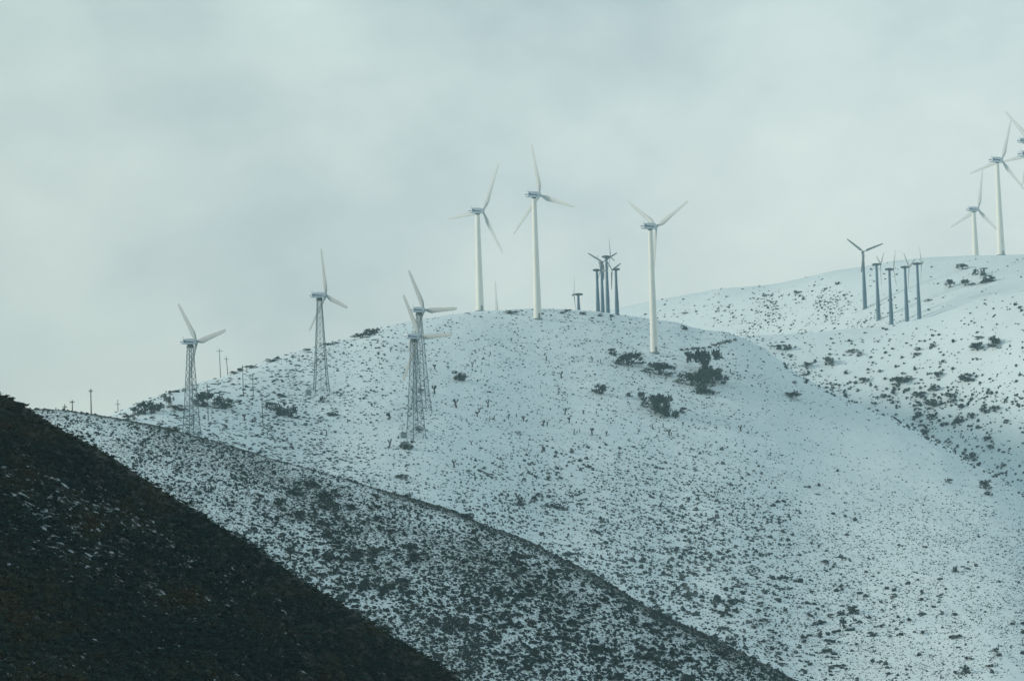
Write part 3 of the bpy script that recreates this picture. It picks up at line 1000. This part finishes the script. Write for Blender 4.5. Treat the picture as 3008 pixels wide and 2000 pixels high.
def big_turbine(pos, toppx, toppy, R_px, nac_px, c, theta, label, group, lattice=None, tower=(13.5, 24)):
    """toppx, toppy: where the nacelle's middle sits over the tower in the photograph"""
    pos = np.asarray(pos, float)
    D = fwd(pos)
    H = P(toppx, toppy, D)[2] - pos[2]
    u = D / F
    L = nac_px * u / max(0.45, math.sqrt(1 - c * c))
    R = R_px * u
    yaw = yaw_for(toppx, c)
    root = empty('wind_turbine', pos, yaw)
    tag(root, label, 'wind turbine', group)
    hubx = .41 * L
    zt = H - .15 * L
    if lattice is None:
        r1, r0 = tower[0] * u / 2, tower[1] * u / 2
        m = MB(); m.lathe([(-1.5, r0), (0, r0), (zt * .33, r0 + (r1 - r0) * .36), (zt * .66, r0 + (r1 - r0) * .72), (zt - .5, r1)], 32)
        m.obj('tower', M_WHITE, root, True)
        f = MB(); f.lathe([(-.6, r0 * 1.25), (.25, r0 * 1.25), (.25, r0 * 1.02)], 32); f.obj('footing', M_BOX, root)
        k = MB(); k.lathe([(zt - .5, r1 * .98), (zt + .1, r1 * .98)], 24); k.obj('yaw_collar', M_COLLAR, root, True)
        d = MB()
        d.box((-.3 * r0, -r0 * .985, 1.3), (.9, .14, 2.0)); d.obj('door', M_BOX, root)
    else:
        wt, wb, rot, panels = lattice
        wid = abs(math.cos(math.radians(rot))) + abs(math.sin(math.radians(rot)))
        ht, hb = wt * u / 2 / wid, wb * u / 2 / wid
        ztop = zt - .9
        ang = math.radians(rot) - yaw
        def corner(k, z):
            h = hb + (ht - hb) * (max(z, 0) / ztop) ** 0.8
            a = ang + math.pi / 4 + k * math.pi / 2
            return Vector((math.cos(a) * h * 1.4142, math.sin(a) * h * 1.4142, z))
        zs = [ztop * (1 - (1 - k / panels) ** 1.25) for k in range(panels + 1)]
        for k in range(4):
            m = MB()
            m.tube(corner(k, 0) - Vector((0, 0, 2.0)), corner(k, 0), .13, .13, 6)
            for i in range(panels):
                m.tube(corner(k, zs[i]), corner(k, zs[i + 1]), .145 - .04 * i / panels, .145 - .04 * (i + 1) / panels, 6)
            m.obj('leg', M_STEEL, root)
        b = MB()
        for i in range(panels):
            for k in range(4):
                p0, p1 = corner(k, zs[i]), corner(k, zs[i + 1]); q0, q1 = corner((k + 1) % 4, zs[i]), corner((k + 1) % 4, zs[i + 1])
                b.tube(p0, q1, .055, .055, 4); b.tube(q0, p1, .055, .055, 4); b.tube(p1, q1, .038, .038, 4)
        b.obj('bracing', M_STEEL, root)
        k = MB(); k.loft([[(x, y, z) for x, y in ((-s, -s), (s, -s), (s, s), (-s, s))] for z, s in ((ztop - .1, ht * 1.12), (ztop + .05, ht * 1.2), (zt + .1, ht * .95))])
        k.obj('tower_head', M_COLLAR, root)
        ld = MB()
        cz = corner(0, 0)
        for sg in (-1, 1):
            ld.tube((sg * .22, 0, -1), (sg * .22, 0, ztop), .035, .035, 4)
        for z in np.arange(.5, ztop, 1.0):
            ld.tube((-.22, 0, z), (.22, 0, z), .02, .02, 4)
        ld.obj('ladder', M_STEEL, root)
    nacelle_big(root, L, H, hubx)
    yv = (-math.sin(yaw), math.cos(yaw))
    # sign: does local +Y point to the right in the picture
    ray = P(toppx, 1000.0, 1.0); rt = (ray[1], -ray[0])
    hs = 1 if yv[0] * rt[0] + yv[1] * rt[1] > 0 else -1
    put_rotor(root, hubx, H, R, theta, (.108 if lattice is None else .128) * R, M_BLADE if lattice is None else M_SHADEBLADE, M_NAC, .085 * L, hs, False, lattice is not None)
    return root


def small_turbine(pos, toppx, toppy, R_px, c, right, away, theta, label, group):
    pos = np.asarray(pos, float)
    D = fwd(pos); u = D / F
    H = P(toppx, toppy, D)[2] - pos[2]
    yaw = yaw_for(toppx, c, right, away)
    root = empty('wind_turbine', pos, yaw)
    tag(root, label, 'wind turbine', group)
    L = 26 * u
    zt = H - 2.5 * u
    m = MB()
    m.lathe([(-1.2, 6.1 * u), (0, 6.1 * u), (zt * .28, 5.9 * u), (zt * .34, 5.5 * u), (zt * .62, 4.3 * u), (zt * .66, 4.0 * u), (zt, 3.5 * u)], 24)
    m.obj('tower', M_SLATE, root, True)
    f = MB(); f.lathe([(-.5, 8 * u), (.2, 8 * u), (.2, 6.2 * u)], 24); f.obj('footing', M_BOX, root)
    k = MB(); k.lathe([(zt - .05, 3.9 * u), (zt + .35, 3.9 * u)], 20); k.obj('yaw_collar', M_COLLAR, root, True)
    n = MB()
    hubx = .48 * L
    prof = [(-.52, .25, -.06, .05), (-.46, .75, -.11, .08), (-.25, 1.0, -.14, .13), (.05, 1.0, -.14, .15), (.25, .85, -.12, .12), (.40, .5, -.08, .08)]
    n.loft([rrect(x * L, hw * .13 * L, H + a * L, H + b * L, .55) for x, hw, a, b in prof])
    nn_ = n.obj('nacelle', M_SLATE_NAC, root, True)
    ray = P(toppx, 1000.0, 1.0); rt = (ray[1], -ray[0])
    yv = (-math.sin(yaw), math.cos(yaw))
    hs = 1 if yv[0] * rt[0] + yv[1] * rt[1] > 0 else -1
    put_rotor(root, hubx, H, R_px * u, theta, .115 * R_px * u, M_GREYBLADE, M_SLATE_NAC, 2.3 * u, hs, True)
    return root


GW = 'large white turbines on tube towers'
GL = 'white turbines on lattice towers'
GS = 'small slate grey turbines behind the middle hill'
GR = 'small slate grey turbines on the right slope'


def seen(p):
    c = Mn.T @ (np.asarray(p, float) - CAMPOS)
    return 1504 - F * c[0] / c[2], 1000 + F * c[1] / c[2]


def plumb(place, px, toppx, toppy, k=0.7):
    """shift a foot sideways so that its plumb tower carries the nacelle near where it is seen"""
    x = px
    for _ in range(3):
        p = place(x)
        H = P(toppx, toppy, fwd(p))[2] - p[2]
        x += toppx - seen(p + np.array([0, 0, H]))[0]
    return place(px + (x - px) * k)


def on(hill, px, py):
    return hill.front(np.array([px]), np.array([py]))[0]


def behind(hill, px, s):
    return hill.back(np.array([px]), np.array([s]))[0]


big_turbine(plumb(lambda x: behind(main, x, 6), 1411, 1402, 616), 1402, 616, 154, 40, .68, 28.5, 'white turbine on a tube tower, leftmost on the hilltop, one blade pointing flat left', GW)
big_turbine(plumb(lambda x: on(main, x, 937), 1579, 1569, 567), 1569, 567, 158, 41, .68, -10.6, 'tallest white turbine on the hilltop with one blade pointing straight up', GW)
big_turbine(plumb(lambda x: on(main, x, 1033), 1922, 1910, 660), 1910, 660, 153, 43, .68, -53, 'white turbine standing down the slope among dark bushes, two blades raised in a V', GW)
p4 = P(1442, 955, 1500.0); p4[2] -= 50
p4g = behind(main, 1442, 1500.0 - main.crest(1442)[1])
big_turbine(p4g, 1428, 935, 118, 40, .68, -1, 'white turbine mostly hidden by the hilltop, only its upright blade showing between two tall towers', GW)

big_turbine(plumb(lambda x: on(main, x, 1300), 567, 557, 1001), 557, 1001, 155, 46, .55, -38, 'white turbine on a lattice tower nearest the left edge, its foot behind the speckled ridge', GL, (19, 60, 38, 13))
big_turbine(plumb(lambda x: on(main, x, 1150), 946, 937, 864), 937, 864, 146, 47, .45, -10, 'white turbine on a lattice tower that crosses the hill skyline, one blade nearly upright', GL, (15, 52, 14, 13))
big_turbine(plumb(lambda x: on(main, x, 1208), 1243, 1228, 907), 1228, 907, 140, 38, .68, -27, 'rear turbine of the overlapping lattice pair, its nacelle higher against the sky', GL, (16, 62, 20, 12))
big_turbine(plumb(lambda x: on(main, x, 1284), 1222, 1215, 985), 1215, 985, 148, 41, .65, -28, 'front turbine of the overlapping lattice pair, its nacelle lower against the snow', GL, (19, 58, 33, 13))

big_turbine(behind(far, 2941, 4), 2932, 466, 128, 34, .76, 20, 'bright white turbine tall on the far ridge near the right edge', GW, None, (11, 23))
big_turbine(behind(far, 2866, 75), 2860, 613, 124, 32, .70, 12, 'bright white turbine with its tower foot hidden behind the far ridge', GW, None, (11, 20))
big_turbine(behind(far, 3026, 60), 3020, 408, 142, 34, .70, -43, 'white turbine cut by the right edge, its nacelle topmost of all', GW, None, (11, 22))
big_turbine(behind(far, 3028, 20), 3021, 449, 122, 34, .82, -94, 'white turbine cut by the right edge with a blade lying flat to the left', GW, None, (11, 22))

# small ones: on the right slope
small_turbine(on(far, 2541, 899), 2536, 739, 62, .98, True, False, -51, 'small grey turbine seen face on, blades in a V, uphill of its row', GR)
small_turbine(on(far, 2581, 937), 2575, 775, 61, .22, True, True, -60, 'small grey turbine second from left on the right slope', GR)
small_turbine(on(far, 2619, 955), 2614, 789, 60, .25, True, True, 30, 'small grey turbine in the middle of the row, its foot lowest of the five', GR)
small_turbine(on(far, 2665, 949), 2658, 783, 65, .30, True, True, -45, 'small grey turbine second from right on the right slope', GR)
small_turbine(on(far, 2701, 942), 2695, 773, 61, .12, True, True, -30, 'small grey turbine rightmost of the row on the right slope', GR)
# small ones: behind the middle hill's crest
small_turbine(behind(main, 1700, 60), 1697, 864, 58, .12, False, True, 20, 'small grey turbine on its own, short above the crest beside the tall white tower', GS)
small_turbine(behind(main, 1757, 50), 1753, 792, 50, .45, True, True, -22, 'small grey turbine leftmost of the tight group behind the hilltop', GS)
small_turbine(behind(main, 1771, 75), 1767, 769, 53, .93, True, False, -61, 'small grey turbine seen face on inside the tight group behind the hilltop', GS)
small_turbine(behind(main, 1786, 45), 1780, 752, 60, .22, True, True, -11, 'tallest small grey turbine of the tight group behind the hilltop', GS)
small_turbine(on(main, 1813, 925), 1809, 790, 60, .48, False, True, 66, 'small grey turbine rightmost of the tight group, its rotor on the left', GS)


# ------------------------------------------------------------------ power poles
def pole(pos, toppx, toppy, arms, label, basepx):
    pos = np.asarray(pos, float)
    D = fwd(pos)
    topv = P(toppx, toppy, D)
    d = Vector(topv - pos)
    root = empty('utility_pole', pos)
    tag(root, label, 'utility pole', 'utility poles on the left')
    lean = Vector((d.x * 0.55, d.y, d.z))
    m = MB(); m.tube((0, 0, -1), lean, .15, .10, 8); m.obj('pole_shaft', M_WOOD, root)
    for f, w in arms:
        c = lean * f
        a = MB(); a.box((c.x, c.y - .16, c.z), (w, .12, .14)); ar = a.obj('crossarm', M_WOOD, root)
        b = MB()
        for k in (-.46, -.2, .2, .46):
            b.tube((c.x + k * w, c.y - .16, c.z + .07), (c.x + k * w, c.y - .16, c.z + .32), .05, .04)
        b.obj('insulators', M_BOX, ar)


pole(behind(ridge, 268, 14), 267, 1142, [(.9, .8)], 'tallest dark pole on the left ridge, standing against the sky', 268)
pole(behind(ridge, 213, 25), 212, 1175, [(.86, 1.1)], 'shorter pole left of the tallest one on the left ridge', 213)
pole(behind(ridge, 191, 35), 190, 1187, [(.8, 1.0)], 'small pole at the left of the ridge skyline, third from the tallest', 191)
pole(behind(ridge, 165, 40), 164, 1197, [(.8, .8)], 'tiniest pole tip just above the ridge at far left', 165)
pole(behind(main, 347, 12), 345, 1174, [(.62, 1.7)], 'pole with a crossarm where the snowy hill meets the ridge', 347)
pole(behind(main, 648, 8), 643, 1023, [(.9, 2.3)], 'pole with a wide crossarm right of the leftmost lattice tower', 648)
pole(behind(main, 670, 6), 660, 1045, [(.83, 1.6)], 'leaning pole just right of the wide crossarm pole', 670)
pole(on(main, 715, 1157), 712, 1072, [(.92, .6)], 'bare pole crossing the hill skyline right of the leaning one', 715)
pole(on(main, 744, 1159), 742, 1097, [(.9, .6)], 'faint thin pole on the snow right of the skyline pole', 744)
pole(on(main, 773, 1250), 767, 1166, [(.93, .6)], 'bare pole lowest on the snowy slope beside the twiggy bushes', 773)
pole(on(main, 612, 1232), 608, 1127, [(.93, .6)], 'faint thin pole right of the leftmost lattice tower legs', 612)


# ------------------------------------------------------------------ small fences and cabinets
def wire_fence(px, py, wpx, hpx, label):
    p = on(main, px, py); u = fwd(p) / F
    root = empty('wire_fence', p); tag(root, label, 'fence', 'small wire enclosures')
    W, Hh = wpx * u, hpx * u
    for k in (-.5, 0, .5):
        m = MB(); m.tube((k * W, 0, -.4), (k * W, 0, Hh), .045, .045, 6); m.obj('post', M_STEEL, root)
    r = MB()
    for f in (.1, .55, .98):
        r.tube((-.5 * W, 0, Hh * f), (.5 * W, 0, Hh * f), .028, .028, 5)
    r.obj('rails', M_STEEL, root)


wire_fence(1699, 1061, 28, 14, 'faint wire enclosure on the open snow left of the long low bush')
wire_fence(1752, 1292, 27, 16, 'faint wire enclosure low on the hill above a bent dark branch')


def cabinet(px, py, wpx, hpx, label):
    p = on(main, px, py); u = fwd(p) / F
    root = empty('electrical_cabinet', p, .2); tag(root, label, 'cabinet', 'cabinets at the lattice towers')
    W, Hh = wpx * u, hpx * u
    b = MB(); b.box((0, 0, Hh / 2 - .2), (W, W * .7, Hh + .3)); b.obj('body', M_BOX, root)
    l = MB(); l.loft([[(x * s * W / 2, y * s * W * .35, z) for x, y in ((-1, -1), (1, -1), (1, 1), (-1, 1))] for z, s in ((Hh - .03, 1.12), (Hh + .08, 1.12), (Hh + .2, .8))]); l.obj('lid', M_SLATE_NAC, root)
    for sg in (-1, 1):
        d = MB(); d.box((sg * W * .235, -W * .35 - .02, Hh * .5), (W * .43, .04, Hh * .8)); dd_ = d.obj('door', M_BOX, root)
        h = MB(); h.box((sg * W * .06, -W * .35 - .06, Hh * .5), (.05, .04, .25)); h.obj('handle', M_COLLAR, dd_)


cabinet(906, 1160, 15, 14, 'grey cabinet in the snow left of the second lattice tower feet')
cabinet(1186, 1286, 18, 12, 'grey cabinet in the snow left of the front lattice tower feet')

# ------------------------------------------------------------------ sky, sun, air
SUN_EL, SUN_AZ = math.radians(18), math.radians(-94)    # az from +Y (view direction) towards +X; sun stands left and a little ahead
w = bpy.data.worlds.new("World")
scene.world = w
w.use_nodes = True
t = w.node_tree
for n in list(t.nodes):
    t.nodes.remove(n)
out = t.nodes.new('ShaderNodeOutputWorld')
bg = t.nodes.new('ShaderNodeBackground')
sky = t.nodes.new('ShaderNodeTexSky')
sky.sky_type = 'NISHITA'
sky.sun_disc = False
sky.sun_elevation = SUN_EL
sky.sun_rotation = SUN_AZ
sky.air_density = 1.0
sky.dust_density = 2.0
tc = t.nodes.new('ShaderNodeTexCoord')
gen = tc.outputs['Generated']
sep = t.nodes.new('ShaderNodeSeparateXYZ')
t.links.new(gen, sep.inputs[0])
# overcast layer: pale near the horizon, bluer overhead
K = 10.8
def kc(r, g, b):
    return (r * K, g * K, b * K)
grad = ramp(t, sep.outputs[2], [(0.0, (0.955, 1.01, 0.90)), (0.07, (0.915, 0.995, 0.905)), (0.14, (0.865, 0.972, 0.915)), (0.21, (0.75, 0.90, 0.86)), (0.5, (0.46, 0.60, 0.60)), (1.0, (0.34, 0.48, 0.56))])
mp = t.nodes.new('ShaderNodeMapping')
mp.inputs['Scale'].default_value = (1.0, 1.0, 1.5)
mp.inputs['Location'].default_value = (0.35, 0.1, 0.2)
t.links.new(gen, mp.inputs[0])
c1 = noise_node(t, mp.outputs[0], 8.0, 6, 0.5)
c2 = noise_node(t, mp.outputs[0], 22.0, 5, 0.55)
cl = math_node(t, 'ADD', math_node(t, 'MULTIPLY', c1.outputs['Fac'], 0.8), math_node(t, 'MULTIPLY', c2.outputs['Fac'], 0.2))
shade = ramp(t, cl, [(0.33, (0.72, 0.75, 0.81)), (0.5, (0.955, 0.96, 0.97)), (0.65, (1.12, 1.105, 1.08))])
ov = mix_col(t, 1.0, grad.outputs[0], shade.outputs[0], 'MULTIPLY')
# the overcast is a little thinner, and so brighter, towards the right
side_ = math_node(t, 'ADD', math_node(t, 'MULTIPLY', sep.outputs[0], 1.4), 0.5, True)
thin = ramp(t, side_, [(0.0, (0.84, 0.815, 0.785)), (0.25, (0.89, 0.865, 0.845)), (0.5, (0.98, 0.955, 0.95)), (0.75, (1.0, 0.965, 0.975)), (1.0, (1.0, 0.97, 0.98))])
ov = mix_col(t, 1.0, ov, thin.outputs[0], 'MULTIPLY')
sc_ = t.nodes.new('ShaderNodeVectorMath')
sc_.operation = 'SCALE'
t.links.new(ov, sc_.inputs[0])
sc_.inputs['Scale'].default_value = K
fin = mix_col(t, 0.94, sky.outputs[0], sc_.outputs[0])
t.links.new(fin, bg.inputs[0])
bg.inputs[1].default_value = 0.10
t.links.new(bg.outputs[0], out.inputs[0])

sl = bpy.data.lights.new('sun', 'SUN')
sl.energy = 2.5
sl.angle = math.radians(12)
sl.color = (1.0, 0.94, 0.82)
so = bpy.data.objects.new('sun', sl)
COL.objects.link(so)
sd = Vector((math.sin(SUN_AZ) * math.cos(SUN_EL), math.cos(SUN_AZ) * math.cos(SUN_EL), math.sin(SUN_EL)))
so.rotation_euler = sd.to_track_quat('Z', 'Y').to_euler()
so.location = (-300, 300, 400)

hb = MB()
hb.box((0, 0, 0), (6400, 6400, 1))
hv = []
zlo, zhi = -75.0, 345.0
hb.v = [(x, y, zlo if z < 0 else zhi) for x, y, z in hb.v]
hm = bpy.data.materials.new('thin_air')
hm.use_nodes = True
ht_ = hm.node_tree
for n in list(ht_.nodes):
    ht_.nodes.remove(n)
ho = ht_.nodes.new('ShaderNodeOutputMaterial')
pv = ht_.nodes.new('ShaderNodeVolumePrincipled')
pv.inputs['Color'].default_value = (0.55, 0.86, 1.0, 1)
pv.inputs['Density'].default_value = 0.00022
ht_.links.new(pv.outputs[0], ho.inputs['Volume'])
haze = hb.obj('haze', hm)
tag(haze, 'thin cold bluish air over the hills', 'haze', None, 'stuff')

scene.view_settings.view_transform = 'Standard'
scene.view_settings.look = 'None'
scene.view_settings.exposure = 0.0
scene.view_settings.gamma = 1.0
scene.cycles.use_denoising = True
scene.cycles.max_bounces = 6
scene.cycles.volume_bounces = 0
scene.render.film_transparent = False
